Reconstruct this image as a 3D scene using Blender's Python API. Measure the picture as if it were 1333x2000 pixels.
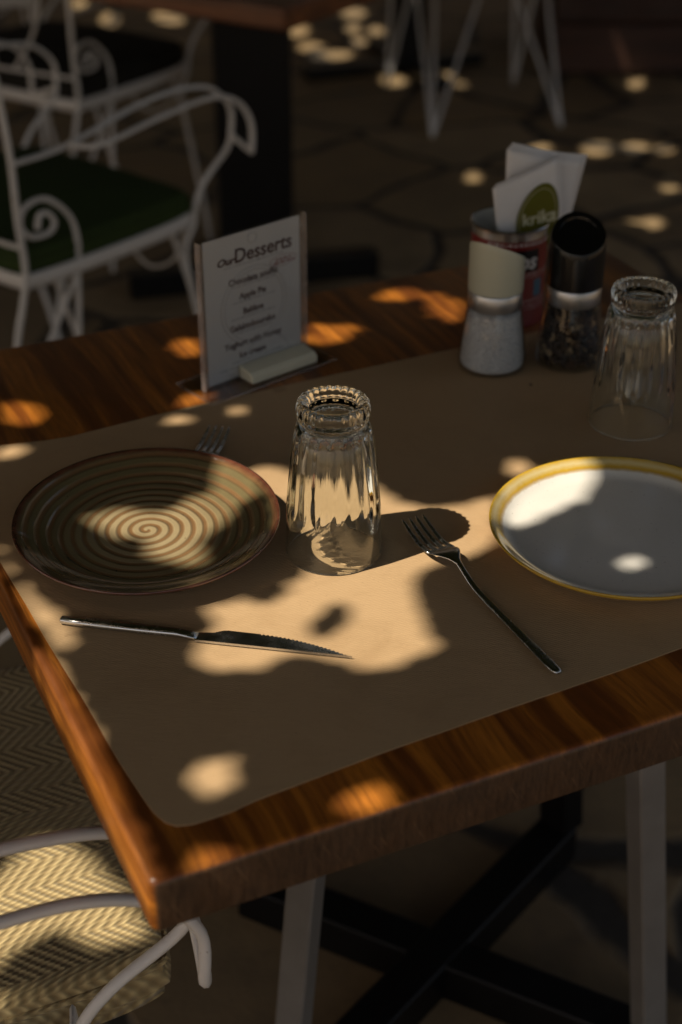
import bpy, bmesh, math, random
import numpy as np
from mathutils import Vector, Matrix, noise as mnoise
R = math.radians
rnd = random.Random(7)
for o in list(bpy.data.objects): bpy.data.objects.remove(o)
sc = bpy.context.scene
C = sc.collection

# ------------------------------------------------------------------ camera, sky, sun, exposure
FPX, PITCH, CAMH = 2950.0, R(31), 1.407
cd = bpy.data.cameras.new('camera'); cam = bpy.data.objects.new('camera', cd); C.objects.link(cam)
cam.location = (0, 0, CAMH); cam.rotation_euler = (R(90) - PITCH, 0, 0)
cd.sensor_fit = 'VERTICAL'; cd.sensor_height = 36; cd.lens = FPX / 2000 * 36
cd.clip_start = .05; cd.clip_end = 400
cd.dof.use_dof = True; cd.dof.focus_distance = 1.17; cd.dof.aperture_fstop = 4.0
sc.camera = cam
SUN_AZ, SUN_EL = R(180 + 24), R(55)          # direction towards the sun
S = Vector((math.cos(SUN_AZ) * math.cos(SUN_EL), math.sin(SUN_AZ) * math.cos(SUN_EL), math.sin(SUN_EL)))
w = bpy.data.worlds.new('World'); sc.world = w; w.use_nodes = True
wn = w.node_tree; sky = wn.nodes.new('ShaderNodeTexSky'); sky.sky_type = 'NISHITA'; sky.sun_disc = False
sky.dust_density = 3.0; sky.ozone_density = .6; sky.sun_elevation = SUN_EL; sky.sun_rotation = math.atan2(S.x, S.y)
bgn = wn.nodes['Background']; tint = wn.nodes.new('ShaderNodeMix'); tint.data_type = 'RGBA'; tint.blend_type = 'MULTIPLY'
tint.inputs[0].default_value = 1; tint.inputs[7].default_value = (1.20, 1.0, .82, 1)      # warm white balance
wn.links.new(sky.outputs[0], tint.inputs[6]); wn.links.new(tint.outputs[2], bgn.inputs[0]); bgn.inputs[1].default_value = .102
sd = bpy.data.lights.new('sun', 'SUN'); sd.energy = 5.0; sd.angle = R(.53); sd.color = (1, .90, .74); sd.cycles.is_caustics_light = True
sun = bpy.data.objects.new('sun', sd); C.objects.link(sun); sun.location = (-3, -2, 6)
sun.rotation_euler = S.to_track_quat('Z', 'Y').to_euler()
sc.view_settings.view_transform = 'Standard'; sc.view_settings.look = 'None'
sc.view_settings.exposure = .35; sc.view_settings.gamma = 1
cy = sc.cycles
cy.use_denoising = True; cy.max_bounces = 14; cy.transmission_bounces = 12; cy.transparent_max_bounces = 16
cy.caustics_reflective = False; cy.caustics_refractive = True; cy.sample_clamp_indirect = 8

# ------------------------------------------------------------------ places measured along the floor and the table
def ray(x, y):
    u = (x - 666.5) / FPX; v = (y - 1000) / FPX
    return Vector((u, math.cos(PITCH) - v * math.sin(PITCH), -math.sin(PITCH) - v * math.cos(PITCH)))
def at(x, y, z):
    d = ray(x, y); return Vector((0, 0, CAMH)) + d * ((z - CAMH) / d.z)
def atY(x, y, Y):
    d = ray(x, y); return Vector((0, 0, CAMH)) + d * (Y / d.y)
TZ = .75
PZ = TZ + .0010       # top of the paper

# ------------------------------------------------------------------ helpers
def tag(o, label=None, cat=None, group=None, kind=None):
    if label: o['label'] = label
    if cat: o['category'] = cat
    if group: o['group'] = group
    if kind: o['kind'] = kind
    return o
def thing(name, label, cat, loc=(0, 0, 0), rz=0, group=None, scale=(1, 1, 1)):
    o = bpy.data.objects.new(name, None); C.objects.link(o); o.empty_display_size = .05
    o.location = loc; o.rotation_euler = (0, 0, rz); o.scale = scale
    return tag(o, label, cat, group)
def link(name, bm, mats, parent=None, smooth=True, loc=None):
    me = bpy.data.meshes.new(name)
    bmesh.ops.recalc_face_normals(bm, faces=bm.faces[:])
    bm.to_mesh(me); bm.free()
    for m in (mats if isinstance(mats, (list, tuple)) else [mats]): me.materials.append(m)
    for p in me.polygons: p.use_smooth = smooth
    o = bpy.data.objects.new(name, me); C.objects.link(o)
    if loc: o.location = loc
    if parent: o.parent = parent
    return o
def autosmooth(o, ang=40):
    m = o.modifiers.new('es', 'EDGE_SPLIT'); m.split_angle = R(ang); return o
def bevel(o, wd=.002, seg=3, ang=35):
    m = o.modifiers.new('bv', 'BEVEL'); m.width = wd; m.segments = seg; m.limit_method = 'ANGLE'; m.angle_limit = R(ang)
    return o
def box(bm, c, s, M=None):
    r = bmesh.ops.create_cube(bm, size=1)
    T = Matrix.Translation(c) @ Matrix.Diagonal((*s, 1))
    bmesh.ops.transform(bm, matrix=(M @ T) if M else T, verts=r['verts']); return r['verts']
def beam(bm, a, b, wd, ht, roll=0):
    a, b = Vector(a), Vector(b); d = b - a
    q = d.to_track_quat('Z', 'Y').to_matrix().to_4x4()
    box(bm, (0, 0, 0), (wd, ht, d.length), Matrix.Translation((a + b) / 2) @ q @ Matrix.Rotation(roll, 4, 'Z'))
def smoothpts(P, k=6, closed=False):
    P = [Vector(p) for p in P]; n = len(P); out = []
    rng = range(n if closed else n - 1)
    for i in rng:
        if closed: p0, p1, p2, p3 = P[i - 1], P[i], P[(i + 1) % n], P[(i + 2) % n]
        else: p0, p1, p2, p3 = P[max(i - 1, 0)], P[i], P[i + 1], P[min(i + 2, n - 1)]
        for j in range(k):
            t = j / k
            out.append(.5 * ((2 * p1) + (p2 - p0) * t + (2 * p0 - 5 * p1 + 4 * p2 - p3) * t * t + (3 * p1 - p0 - 3 * p2 + p3) * t ** 3))
    if not closed: out.append(P[-1])
    return out
def tube(bm, P, r=.008, seg=8, k=6, closed=False, rb=None, up=(0, 0, 1), raw=False):
    pts = [Vector(p) for p in P] if raw else smoothpts(P, k, closed); n = len(pts); rings = []
    nrm = None
    for i, p in enumerate(pts):
        a = pts[i - 1] if (i > 0 or closed) else p; b = pts[(i + 1) % n] if (i < n - 1 or closed) else p
        t = (b - a).normalized()
        if nrm is None:
            u = Vector(up); nrm = u.cross(t)
            if nrm.length < .1: nrm = Vector((1, 0, 0)).cross(t)
        nrm = (nrm - t * nrm.dot(t)).normalized(); bn = t.cross(nrm)
        rr = r(i / (n - 1)) if callable(r) else r; r2 = rb if rb else rr
        rings.append([bm.verts.new(p + nrm * math.cos(2 * math.pi * j / seg) * rr + bn * math.sin(2 * math.pi * j / seg) * r2) for j in range(seg)])
    m = n if closed else n - 1
    for i in range(m):
        A, B = rings[i], rings[(i + 1) % n]
        for j in range(seg): bm.faces.new((A[j], A[(j + 1) % seg], B[(j + 1) % seg], B[j]))
    if not closed: bm.faces.new(rings[0][::-1]); bm.faces.new(rings[-1])
def lathe(bm, prof, seg=64, mod=None, capb=False, capt=False, mat=0):
    rings = []
    for r, z in prof:
        if r < 1e-6: rings.append([bm.verts.new((0, 0, z))]); continue
        ring = []
        for j in range(seg):
            a = 2 * math.pi * j / seg; rr, zz = (r, z) if mod is None else mod(r, z, a)
            ring.append(bm.verts.new((rr * math.cos(a), rr * math.sin(a), zz)))
        rings.append(ring)
    for A, B in zip(rings[:-1], rings[1:]):
        for j in range(seg):
            k = (j + 1) % seg
            if len(A) == 1 and len(B) == 1: continue
            if len(A) == 1: f = bm.faces.new((A[0], B[j], B[k]))
            elif len(B) == 1: f = bm.faces.new((A[j], A[k], B[0]))
            else: f = bm.faces.new((A[j], A[k], B[k], B[j]))
            f.material_index = mat
    return rings
def copy_thing(root, loc, rz, label, group=None):
    r = root.copy(); C.objects.link(r); r.location = loc; r.rotation_euler = (0, 0, rz); r['label'] = label
    if group: r['group'] = group
    for ch in list(root.children):
        c = ch.copy(); C.objects.link(c); c.parent = r
        for g in list(ch.children):
            d = g.copy(); C.objects.link(d); d.parent = c
    return r
def letters(name, body, size, mat, parent, M, shear=0, off=0, ext=.00015, align='CENTER', bend=None):
    cu = bpy.data.curves.new('t', 'FONT'); cu.body = body; cu.size = size; cu.shear = shear; cu.offset = off
    cu.extrude = ext; cu.align_x = align; cu.align_y = 'CENTER'; cu.resolution_u = 4
    t = bpy.data.objects.new('t', cu); C.objects.link(t)
    dg = bpy.context.evaluated_depsgraph_get(); dg.update()
    me = bpy.data.meshes.new_from_object(t.evaluated_get(dg)); bpy.data.objects.remove(t); bpy.data.curves.remove(cu)
    me.materials.clear(); me.materials.append(mat)
    if bend:
        for v in me.vertices: v.co = bend(v.co)
    me.transform(M)
    o = bpy.data.objects.new(name, me); C.objects.link(o); o.parent = parent
    return o

# ------------------------------------------------------------------ material helpers
class MT:
    def __init__(s, name):
        s.m = bpy.data.materials.new(name); s.m.use_nodes = True; s.t = s.m.node_tree
        s.b = s.t.nodes['Principled BSDF']; s.o = s.t.nodes['Material Output']
    def n(s, typ, out=0, props=None, **ins):
        nd = s.t.nodes.new('ShaderNode' + typ)
        for k, v in (props or {}).items(): setattr(nd, k, v)
        for k, v in ins.items():
            key = int(k[1:]) if k[0] == 'i' and k[1:].isdigit() else k.replace('_', ' ')
            s.set(nd.inputs[key], v)
        return nd.outputs[out]
    def set(s, inp, v):
        if isinstance(v, bpy.types.NodeSocket): s.t.links.new(v, inp)
        else: inp.default_value = v
    def math(s, op, a, b=0.0, c=None):
        kw = dict(i0=a, i1=b)
        if c is not None: kw['i2'] = c
        return s.n('Math', props={'operation': op}, **kw)
    def p(s, **k):
        for a, v in k.items(): s.set(s.b.inputs[a.replace('_', ' ')], v)
        return s
    def ramp(s, fac, stops, interp='LINEAR'):
        nd = s.t.nodes.new('ShaderNodeValToRGB'); s.t.links.new(fac, nd.inputs[0]); cr = nd.color_ramp; cr.interpolation = interp
        while len(cr.elements) < len(stops): cr.elements.new(.5)
        for e, (p, c) in zip(cr.elements, stops): e.position = p; e.color = (*c, 1) if len(c) == 3 else c
        return nd.outputs[0]
    def mix(s, f, a, b, blend='MIX'):
        nd = s.t.nodes.new('ShaderNodeMix'); nd.data_type = 'RGBA'; nd.blend_type = blend
        s.set(nd.inputs[0], f); s.set(nd.inputs[6], a if isinstance(a, bpy.types.NodeSocket) else (*a, 1))
        s.set(nd.inputs[7], b if isinstance(b, bpy.types.NodeSocket) else (*b, 1)); return nd.outputs[2]
    def coord(s, which=3, scale=(1, 1, 1), rot=(0, 0, 0), loc=(0, 0, 0)):
        tc = s.n('TexCoord', out=which)
        return s.n('Mapping', Vector=tc, Scale=scale, Rotation=rot, Location=loc)
    def noise(s, vec, scale, detail=4, rough=.55, dist=0, out=0):
        return s.n('TexNoise', out=out, Vector=vec, Scale=scale, Detail=detail, Roughness=rough, Distortion=dist)
    def bump(s, h, strength=.3, dist=.001, normal=None):
        k = dict(Height=h, Strength=strength, Distance=dist)
        if normal is not None: k['Normal'] = normal
        o = s.n('Bump', **k); s.t.links.new(o, s.b.inputs['Normal']); return o
def flat(name, col, rough=.5, metal=0, spec=.5, var=.12, nscale=30, bump=.1, coat=0):
    m = MT(name); co = m.coord(3)
    nz = m.noise(co, nscale, 5)
    c = m.mix(nz, tuple(x * (1 - var) for x in col), tuple(min(1, x * (1 + var)) for x in col))
    m.p(Base_Color=c, Roughness=m.n('MapRange', Value=nz, To_Min=rough * .85, To_Max=min(1, rough * 1.15)), Metallic=metal, Specular_IOR_Level=spec, Coat_Weight=coat)
    if bump: m.bump(m.noise(co, nscale * 6, 3), bump, .0005)
    return m.m

# ---- the wood: fibres run along the local x axis
def wood(name, dark, light, coat=.06, rough=.36, sx=1.6, along_y=False):
    m = MT(name); co = m.coord(3, rot=(0, 0, R(90) if along_y else 0))
    warp = m.noise(co, 2.2, 3)
    v = m.n('VectorMath', props={'operation': 'ADD'}, i0=co, i1=m.n('VectorMath', props={'operation': 'MULTIPLY'}, i0=m.noise(co, 2.5, 3, out=1), i1=(.02, .05, .04)))
    st = m.n('Mapping', Vector=v, Scale=(sx, 34, 34))
    broad = m.noise(st, 1.0, 4, .6)
    fine = m.noise(m.n('Mapping', Vector=v, Scale=(9, 210, 210)), 1.0, 4, .75)
    pores = m.noise(m.n('Mapping', Vector=v, Scale=(16, 420, 420)), 1.0, 2, .5)
    c = m.ramp(broad, [(.25, tuple(x * .72 for x in dark)), (.42, dark), (.58, light), (.75, tuple(x * 1.12 for x in light))])
    c = m.mix(m.math('MULTIPLY', m.ramp(fine, [(.38, (1, 1, 1)), (.58, (0, 0, 0))]), .55), c, tuple(x * .55 for x in dark))
    c = m.mix(m.ramp(pores, [(.62, (0, 0, 0)), (.72, (.6, .6, .6))]), c, tuple(x * .35 for x in dark))
    # a knot-like darker figure
    kn = m.n('TexVoronoi', Vector=m.n('Mapping', Vector=v, Scale=(2.2, 7, 7)), Scale=1.0)
    c = m.mix(m.ramp(kn, [(.03, (.4, .4, .4)), (.20, (0, 0, 0))]), c, tuple(x * .45 for x in dark))
    # scratches
    sc1 = m.n('TexNoise', Vector=m.n('Mapping', Vector=co, Rotation=(0, 0, .5), Scale=(8, 300, 120)), Scale=1.0, Detail=1)
    scm = m.ramp(sc1, [(.70, (0, 0, 0)), (.735, (1, 1, 1))])
    c = m.mix(m.math('MULTIPLY', scm, .3), c, tuple(min(1, x * 1.6 + .03) for x in light))
    if along_y:                                             # end grain soaks up more oil
        ny = m.math('ABSOLUTE', m.n('SeparateXYZ', out=1, Vector=m.n('TexCoord', out=1)))
        hatch = m.noise(m.n('Mapping', Vector=co, Rotation=(0, .35, 0), Scale=(60, 320, 60)), 1, 6, .75)
        saw = m.noise(m.n('Mapping', Vector=m.coord(3, rot=(0, .5, 0)), Scale=(420, 60, 30)), 1, 3, .6)
        eg = m.mix(m.ramp(hatch, [(.35, (0, 0, 0)), (.65, (1, 1, 1))]), (.028, .016, .0095), (.080, .047, .027))
        eg = m.mix(m.ramp(saw, [(.60, (0, 0, 0)), (.70, (.5, .5, .5))]), eg, (.20, .12, .065))
        c = m.mix(m.ramp(ny, [(.75, (0, 0, 0)), (.95, (.95, .95, .95))]), c, eg)
    m.p(Base_Color=c, Roughness=m.ramp(m.noise(co, 9, 5), [(.3, (rough * .8,) * 3), (.7, (rough * 1.3,) * 3)]), Coat_Weight=coat, Coat_Roughness=.22)
    h = m.math('ADD', m.math('MULTIPLY', fine, .6), m.math('MULTIPLY', pores, -.5)); h = m.math('ADD', h, m.math('MULTIPLY', broad, .3))
    m.bump(h, .45, .0006); return m.m
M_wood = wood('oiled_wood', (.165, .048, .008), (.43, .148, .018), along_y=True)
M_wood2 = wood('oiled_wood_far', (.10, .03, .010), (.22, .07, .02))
M_brownboard = wood('brown_boards', (.045, .018, .010), (.085, .032, .016), coat=.1, rough=.6)

def m_paper():
    m = MT('kraft_paper'); co = m.coord(3)
    nz = m.noise(co, 6, 6, .6); fib = m.noise(m.n('Mapping', Vector=co, Rotation=(0, 0, R(25)), Scale=(60, 900, 60)), 1, 3)
    ln = m.n('TexWave', Vector=m.n('Mapping', Vector=co, Rotation=(0, 0, R(65))), Scale=150, Distortion=1.2, Detail=2, Detail_Scale=2)
    c = m.mix(nz, (.40, .262, .132), (.51, .338, .178)); c = m.mix(m.math('MULTIPLY', fib, .35), c, (.31, .195, .10))
    c = m.mix(m.math('MULTIPLY', ln, .30), c, (.60, .42, .245))
    sm = m.ramp(m.noise(co, 14, 5, .7, .6), [(.50, (0, 0, 0)), (.72, (.6, .6, .6))]); c = m.mix(m.math('MULTIPLY', sm, .5), c, (.30, .185, .09))
    oil = m.ramp(m.n('TexVoronoi', Vector=m.n('VectorMath', props={'operation': 'ADD'}, i0=co, i1=m.n('VectorMath', props={'operation': 'MULTIPLY'}, i0=m.noise(co, 30, 3, out=1), i1=(.03, .03, .03))), Scale=9.0), [(.045, (.5, .5, .5)), (.075, (0, 0, 0))]); c = m.mix(oil, c, (.27, .165, .08))
    sp = m.ramp(m.noise(co, 420, 2), [(.70, (0, 0, 0)), (.76, (.5, .5, .5))]); c = m.mix(sp, c, (.2, .12, .06))
    m.p(Base_Color=c, Roughness=m.ramp(sm, [(0, (.6,) * 3), (1, (.45,) * 3)]), Specular_IOR_Level=.45)
    h = m.math('ADD', m.math('MULTIPLY', ln, .35), m.math('ADD', m.math('MULTIPLY', fib, .6), m.math('MULTIPLY', m.noise(co, 9, 4), 2.4)))
    m.bump(h, .6, .0009); return m.m
M_paper = m_paper()

def m_floor():
    m = MT('crazy_paving'); co = m.coord(3)
    wv = m.n('VectorMath', props={'operation': 'ADD'}, i0=co, i1=m.n('VectorMath', props={'operation': 'MULTIPLY'}, i0=m.noise(co, 1.7, 3, out=1), i1=(.22, .22, 0)))
    mp = m.n('Mapping', Vector=wv, Scale=(1, 1.15, 0), Rotation=(0, 0, .4))
    ed = m.n('TexVoronoi', props={'feature': 'DISTANCE_TO_EDGE'}, Vector=mp, Scale=2.0, Randomness=.9)
    cell = m.n('TexVoronoi', out=1, props={'feature': 'F1'}, Vector=mp, Scale=2.0, Randomness=.9)
    cv = m.n('SeparateColor', Color=cell)
    edn = m.math('ADD', ed, m.math('MULTIPLY', m.math('SUBTRACT', m.noise(co, 14, 4), .5), .03))
    joint = m.ramp(edn, [(.018, (0, 0, 0)), (.038, (1, 1, 1))])
    nz = m.noise(co, 5, 8, .65); n2 = m.noise(co, 55, 5, .7)
    st = m.ramp(cv, [(0, (.21, .138, .066)), (.35, (.30, .205, .10)), (.7, (.25, .18, .10)), (1, (.37, .26, .135))])
    st = m.mix(m.ramp(nz, [(.3, (.75, .75, .75)), (.65, (0, 0, 0))]), st, (.12, .085, .05))
    st = m.mix(m.ramp(n2, [(.55, (0, 0, 0)), (.75, (.5, .5, .5))]), st, (.11, .08, .05))
    gr = m.mix(n2, (.022, .018, .014), (.055, .046, .035))
    m.p(Base_Color=m.mix(joint, gr, st), Roughness=m.ramp(nz, [(.3, (.55,) * 3), (.7, (.8,) * 3)]), Specular_IOR_Level=.4)
    h = m.math('ADD', m.math('MULTIPLY', joint, 1.0), m.math('ADD', m.math('MULTIPLY', nz, .5), m.math('MULTIPLY', n2, .15)))
    m.bump(h, .7, .012); return m.m
M_floor = m_floor()

def m_ironwhite():
    m = MT('white_painted_iron'); co = m.coord(3); nz = m.noise(co, 22, 6, .7)
    ch = m.ramp(m.noise(co, 60, 4, .6), [(.69, (0, 0, 0)), (.74, (1, 1, 1))])
    c = m.mix(ch, m.mix(nz, (.62, .59, .56), (.76, .73, .70)), (.16, .09, .055))
    m.p(Base_Color=c, Roughness=.42, Specular_IOR_Level=.5); m.bump(m.noise(co, 160, 3), .25, .0006); return m.m
M_iron = m_ironwhite()
M_black = flat('black_steel', (.0035, .003, .003), .42, 0, .3, .3, 18, .15)
M_legsheen = flat('sheen_grey_steel', (.25, .228, .205), .36, .3, .5, .25, 26, .2)  # grey puts the light reflected by the near black legs into their colour
M_greencloth = flat('green_canvas', (.035, .055, .015), .9, 0, .2, .3, 60, .8)
M_darkcloth = flat('charcoal_canvas', (.022, .02, .016), .9, 0, .2, .3, 60, .8)

def m_herring(name='herringbone_weave'):
    m = MT(name); co = m.coord(3); sx = m.n('SeparateXYZ', Vector=co); sy = m.n('SeparateXYZ', out=1, Vector=co); sz = m.n('SeparateXYZ', out=2, Vector=co)
    W = .062; P = .0105
    jit = m.math('MULTIPLY', m.math('SUBTRACT', m.noise(co, 60, 3), .5), .003)
    tri = m.math('PINGPONG', sy, W / 2)
    d = m.math('ADD', m.math('ADD', sx, m.math('MULTIPLY', sz, 1.0)), m.math('ADD', m.math('MULTIPLY', tri, .95), jit))
    f = m.math('FRACT', m.math('DIVIDE', d, P)); s1 = m.math('SINE', m.math('MULTIPLY', f, 2 * math.pi))
    # individual straw strands crossing each rib
    strand = m.math('SINE', m.math('MULTIPLY', m.math('ADD', sy, m.math('MULTIPLY', sx, -.35)), 2 * math.pi / .0046))
    stripe = m.math('ADD', m.math('MULTIPLY', s1, .5), .5)
    st2 = m.math('ADD', m.math('MULTIPLY', strand, .5), .5)
    nz = m.noise(co, 40, 4)
    c = m.mix(stripe, (.33, .235, .105), (.62, .48, .235)); c = m.mix(m.math('MULTIPLY', m.math('SUBTRACT', 1.0, st2), .5), c, (.16, .105, .045))
    c = m.mix(m.math('MULTIPLY', nz, .4), c, (.33, .25, .13))
    m.p(Base_Color=c, Roughness=.85, Specular_IOR_Level=.25, Sheen_Weight=.15)
    m.bump(m.math('ADD', stripe, m.math('MULTIPLY', st2, .6)), .7, .0022); return m.m
M_herr = m_herring()

def m_spiral():
    m = MT('spiral_glaze'); co = m.coord(3)
    x = m.n('SeparateXYZ', Vector=co); y = m.n('SeparateXYZ', out=1, Vector=co)
    r = m.math('SQRT', m.math('ADD', m.math('MULTIPLY', x, x), m.math('MULTIPLY', y, y)))
    th = m.math('DIVIDE', m.math('ARCTAN2', y, x), 2 * math.pi)
    wob = m.math('MULTIPLY', m.math('SUBTRACT', m.noise(co, 26, 3), .5), .32)
    f = m.math('FRACT', m.math('ADD', m.math('ADD', m.math('DIVIDE', r, .0094), th), wob))
    v = m.math('MULTIPLY', m.math('ABSOLUTE', m.math('SUBTRACT', f, .5)), 2.0)     # 1 in the line, 0 between
    line = m.ramp(v, [(.40, (0, 0, 0)), (.80, (1, 1, 1))])
    nz = m.noise(co, 20, 6, .65)
    base = m.mix(nz, (.28, .215, .115), (.40, .315, .18))
    green = m.mix(m.noise(co, 60, 4), (.040, .034, .009), (.105, .086, .028))
    # olive glaze outside the well, darkened to carry the shade there
    ro = m.math('ADD', r, m.math('MULTIPLY', m.math('SUBTRACT', nz, .5), .03))
    base = m.mix(m.ramp(ro, [(.036, (0, 0, 0)), (.080, (.68, .68, .68))]), base, green)
    c = m.mix(line, base, m.mix(nz, (.16, .085, .035), (.24, .14, .065)))
    rim = m.ramp(m.math('ADD', r, m.math('MULTIPLY', m.math('SUBTRACT', m.noise(co, 70, 5), .5), .006)), [(.1015, (0, 0, 0)), (.106, (1, 1, 1))])
    c = m.mix(rim, c, m.mix(m.noise(co, 130, 4), (.045, .013, .008), (.19, .055, .032)))
    c = m.mix(m.ramp(m.noise(co, 300, 2), [(.72, (0, 0, 0)), (.76, (1, 1, 1))]), c, (.06, .03, .015))
    m.p(Base_Color=c, Roughness=.14, Specular_IOR_Level=.6, Coat_Weight=.9, Coat_Roughness=.04)
    m.bump(m.math('ADD', m.math('MULTIPLY', line, -1.0), m.math('MULTIPLY', nz, .8)), .55, .0020); return m.m
M_spiral = m_spiral()
def m_whiteplate():
    m = MT('pale_glaze_yellow_rim'); co = m.coord(3)
    x = m.n('SeparateXYZ', Vector=co); y = m.n('SeparateXYZ', out=1, Vector=co)
    r = m.math('SQRT', m.math('ADD', m.math('MULTIPLY', x, x), m.math('MULTIPLY', y, y)))
    rr = m.math('ADD', r, m.math('MULTIPLY', m.math('SUBTRACT', m.noise(co, 160, 4), .5), .0022))
    white = m.mix(m.noise(co, 18, 6), (.70, .67, .61), (.82, .79, .73))
    white = m.mix(m.ramp(m.noise(co, 380, 2, .5), [(.69, (0, 0, 0)), (.75, (.45, .45, .45))]), white, (.25, .2, .15))
    yel = m.mix(m.noise(co, 40, 5), (.46, .265, .012), (.64, .40, .03))
    c = m.mix(m.ramp(rr, [(.0988, (0, 0, 0)), (.1000, (1, 1, 1))]), white, (.20, .10, .03))
    c = m.mix(m.ramp(rr, [(.1000, (0, 0, 0)), (.1008, (1, 1, 1))]), c, yel)
    pale = m.ramp(m.math('ABSOLUTE', m.math('SUBTRACT', rr, .1052)), [(.0004, (1, 1, 1)), (.0012, (0, 0, 0))])
    c = m.mix(m.math('MULTIPLY', pale, .6), c, (.72, .66, .42))
    m.p(Base_Color=c, Roughness=.14, Coat_Weight=.9, Coat_Roughness=.04); m.bump(m.noise(co, 22, 4), .3, .0015); return m.m
M_wplate = m_whiteplate()

def m_glass(name, col=(.985, .995, .985), rough=0.0, ior=1.5):
    m = MT(name); g = m.n('BsdfGlass', Color=(*col, 1), Roughness=rough, IOR=ior)
    m.t.links.new(g, m.o.inputs[0]); return m.m
M_glass = m_glass('clear_glass')
def m_thin(name, tint, refl=1.0, edge=0):
    m = MT(name); tr = m.n('BsdfTransparent', Color=(*tint, 1)); gl = m.n('BsdfGlossy', Roughness=.04)
    fr = m.n('LayerWeight', out=1, Blend=.5); f = m.math('ADD', m.math('MULTIPLY', m.math('POWER', fr, 3.5), .9 * refl), .04 * refl)
    if edge: f = m.math('ADD', f, edge)
    ms = m.t.nodes.new('ShaderNodeMixShader'); m.t.links.new(f, ms.inputs[0]); m.t.links.new(tr, ms.inputs[1]); m.t.links.new(gl, ms.inputs[2])
    m.t.links.new(ms.outputs[0], m.o.inputs[0]); return m.m
M_acryl = m_thin('clear_acrylic', (.95, .95, .94), 1.0)
M_thin = m_thin('thin_bottle_glass', (.93, .94, .93), 1.5)
def m_acedge():
    m = MT('acrylic_edge'); m.p(Base_Color=(.72, .62, .57, 1), Roughness=.15, Specular_IOR_Level=1.0, Alpha=.28); return m.m
M_acedge = m_acedge()
def m_steel():
    m = MT('cutlery_steel'); co = m.coord(3)
    sm = m.noise(co, 45, 5, .65); br = m.noise(m.n('Mapping', Vector=co, Scale=(60, 1500, 60)), 1, 2)
    m.p(Base_Color=(.62, .62, .61, 1), Metallic=1, Roughness=m.ramp(sm, [(.35, (.16,) * 3), (.7, (.34,) * 3)]))
    m.bump(m.math('ADD', m.math('MULTIPLY', sm, .8), m.math('MULTIPLY', br, .12)), .10, .0006); return m.m
M_steel = m_steel()
M_ring = flat('brushed_ring', (.55, .55, .56), .32, .9, .5, .08, 40, .05)
M_cream = flat('cream_plastic', (.50, .49, .375), .38, 0, .5, .06, 14, .05)
M_greyin = flat('grey_inner_plastic', (.11, .12, .12), .5)
M_blackpl = flat('black_plastic', (.005, .005, .0055), .22, 0, .5, .2, 20, .06)
M_card = flat('white_card', (.66, .65, .66), .7, 0, .3, .03, 20, .05)
M_ink = flat('brown_ink', (.075, .035, .035), .7, 0, .2, .1, 50, 0)
M_ink2 = flat('pale_grey_ink', (.40, .39, .41), .8, 0, .2, .05, 50, 0)
M_ink3 = flat('watermark_ink', (.53, .52, .525), .8, 0, .2, .05, 50, 0)
M_redink = flat('muted_red_ink', (.30, .12, .13), .7, 0, .2, .1, 50, 0)
M_block = flat('ivory_block', (.66, .62, .47), .5, 0, .4, .06, 30, .1)
M_napkin = flat('white_napkin', (.72, .70, .69), .9, 0, .2, .05, 60, .5)
M_logo = flat('olive_print', (.125, .12, .014), .85, 0, .2, .15, 60, .2)
M_logo2 = flat('pale_print', (.55, .53, .36), .85, 0, .2, .1, 60, .2)
M_red = flat('red_tin_print', (.17, .007, .009), .35, 0, .5, .12, 30, .05)
M_tin = flat('tin_rim', (.62, .60, .58), .25, .95, .5, .1, 40, .05)
M_tinwhite = flat('white_enamel', (.60, .62, .58), .35, 0, .5, .06, 30, .05)
M_whiteprint = flat('white_print', (.62, .60, .60), .6)
M_teal = flat('teal_print', (.05, .13, .20), .6)
def m_salt():
    m = MT('salt_grains'); co = m.coord(3); g = m.n('TexVoronoi', Vector=co, Scale=430)
    m.p(Base_Color=m.mix(g, (.86, .85, .85), (.52, .52, .55)), Roughness=.7, Subsurface_Weight=.0); m.bump(g, .9, .0030); return m.m
M_salt = m_salt()
def m_pepper():
    m = MT('peppercorn_skin'); oi = m.n('ObjectInfo', out=5) if False else None
    co = m.coord(3); n1 = m.n('TexVoronoi', out=1, Vector=co, Scale=150); cv = m.n('SeparateColor', Color=n1)
    c = m.ramp(cv, [(0, (.012, .009, .008)), (.6, (.035, .020, .014)), (.8, (.10, .055, .03)), (.93, (.30, .22, .13))])
    m.p(Base_Color=c, Roughness=.6); m.bump(m.noise(co, 900, 3), .5, .0006); return m.m
M_pepper = m_pepper()
def m_leaf():
    m = MT('vine_leaf'); co = m.coord(3); nz = m.noise(co, 3, 4)
    m.p(Base_Color=m.mix(nz, (.035, .065, .018), (.075, .115, .03)), Roughness=.5)
    tl = m.n('BsdfTranslucent', Color=(0.12, .13, .035, 1)); ms = m.t.nodes.new('ShaderNodeMixShader'); ms.inputs[0].default_value = .35
    m.t.links.new(m.b.outputs[0], ms.inputs[1]); m.t.links.new(tl, ms.inputs[2]); m.t.links.new(ms.outputs[0], m.o.inputs[0]); return m.m
M_leaf = m_leaf()
M_bark = flat('bark', (.10, .075, .05), .9, 0, .2, .4, 14, 1)
M_stucco = flat('dark_wall', (.10, .085, .07), .9, 0, .2, .2, 6, .4)
M_soil = flat('straw_wisp', (.5, .45, .35), .9)

# ------------------------------------------------------------------ ground
bm = bmesh.new()
bmesh.ops.create_grid(bm, x_segments=4, y_segments=4, size=30)
tag(link('terrace_floor', bm, M_floor, smooth=False), kind='structure')

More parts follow.
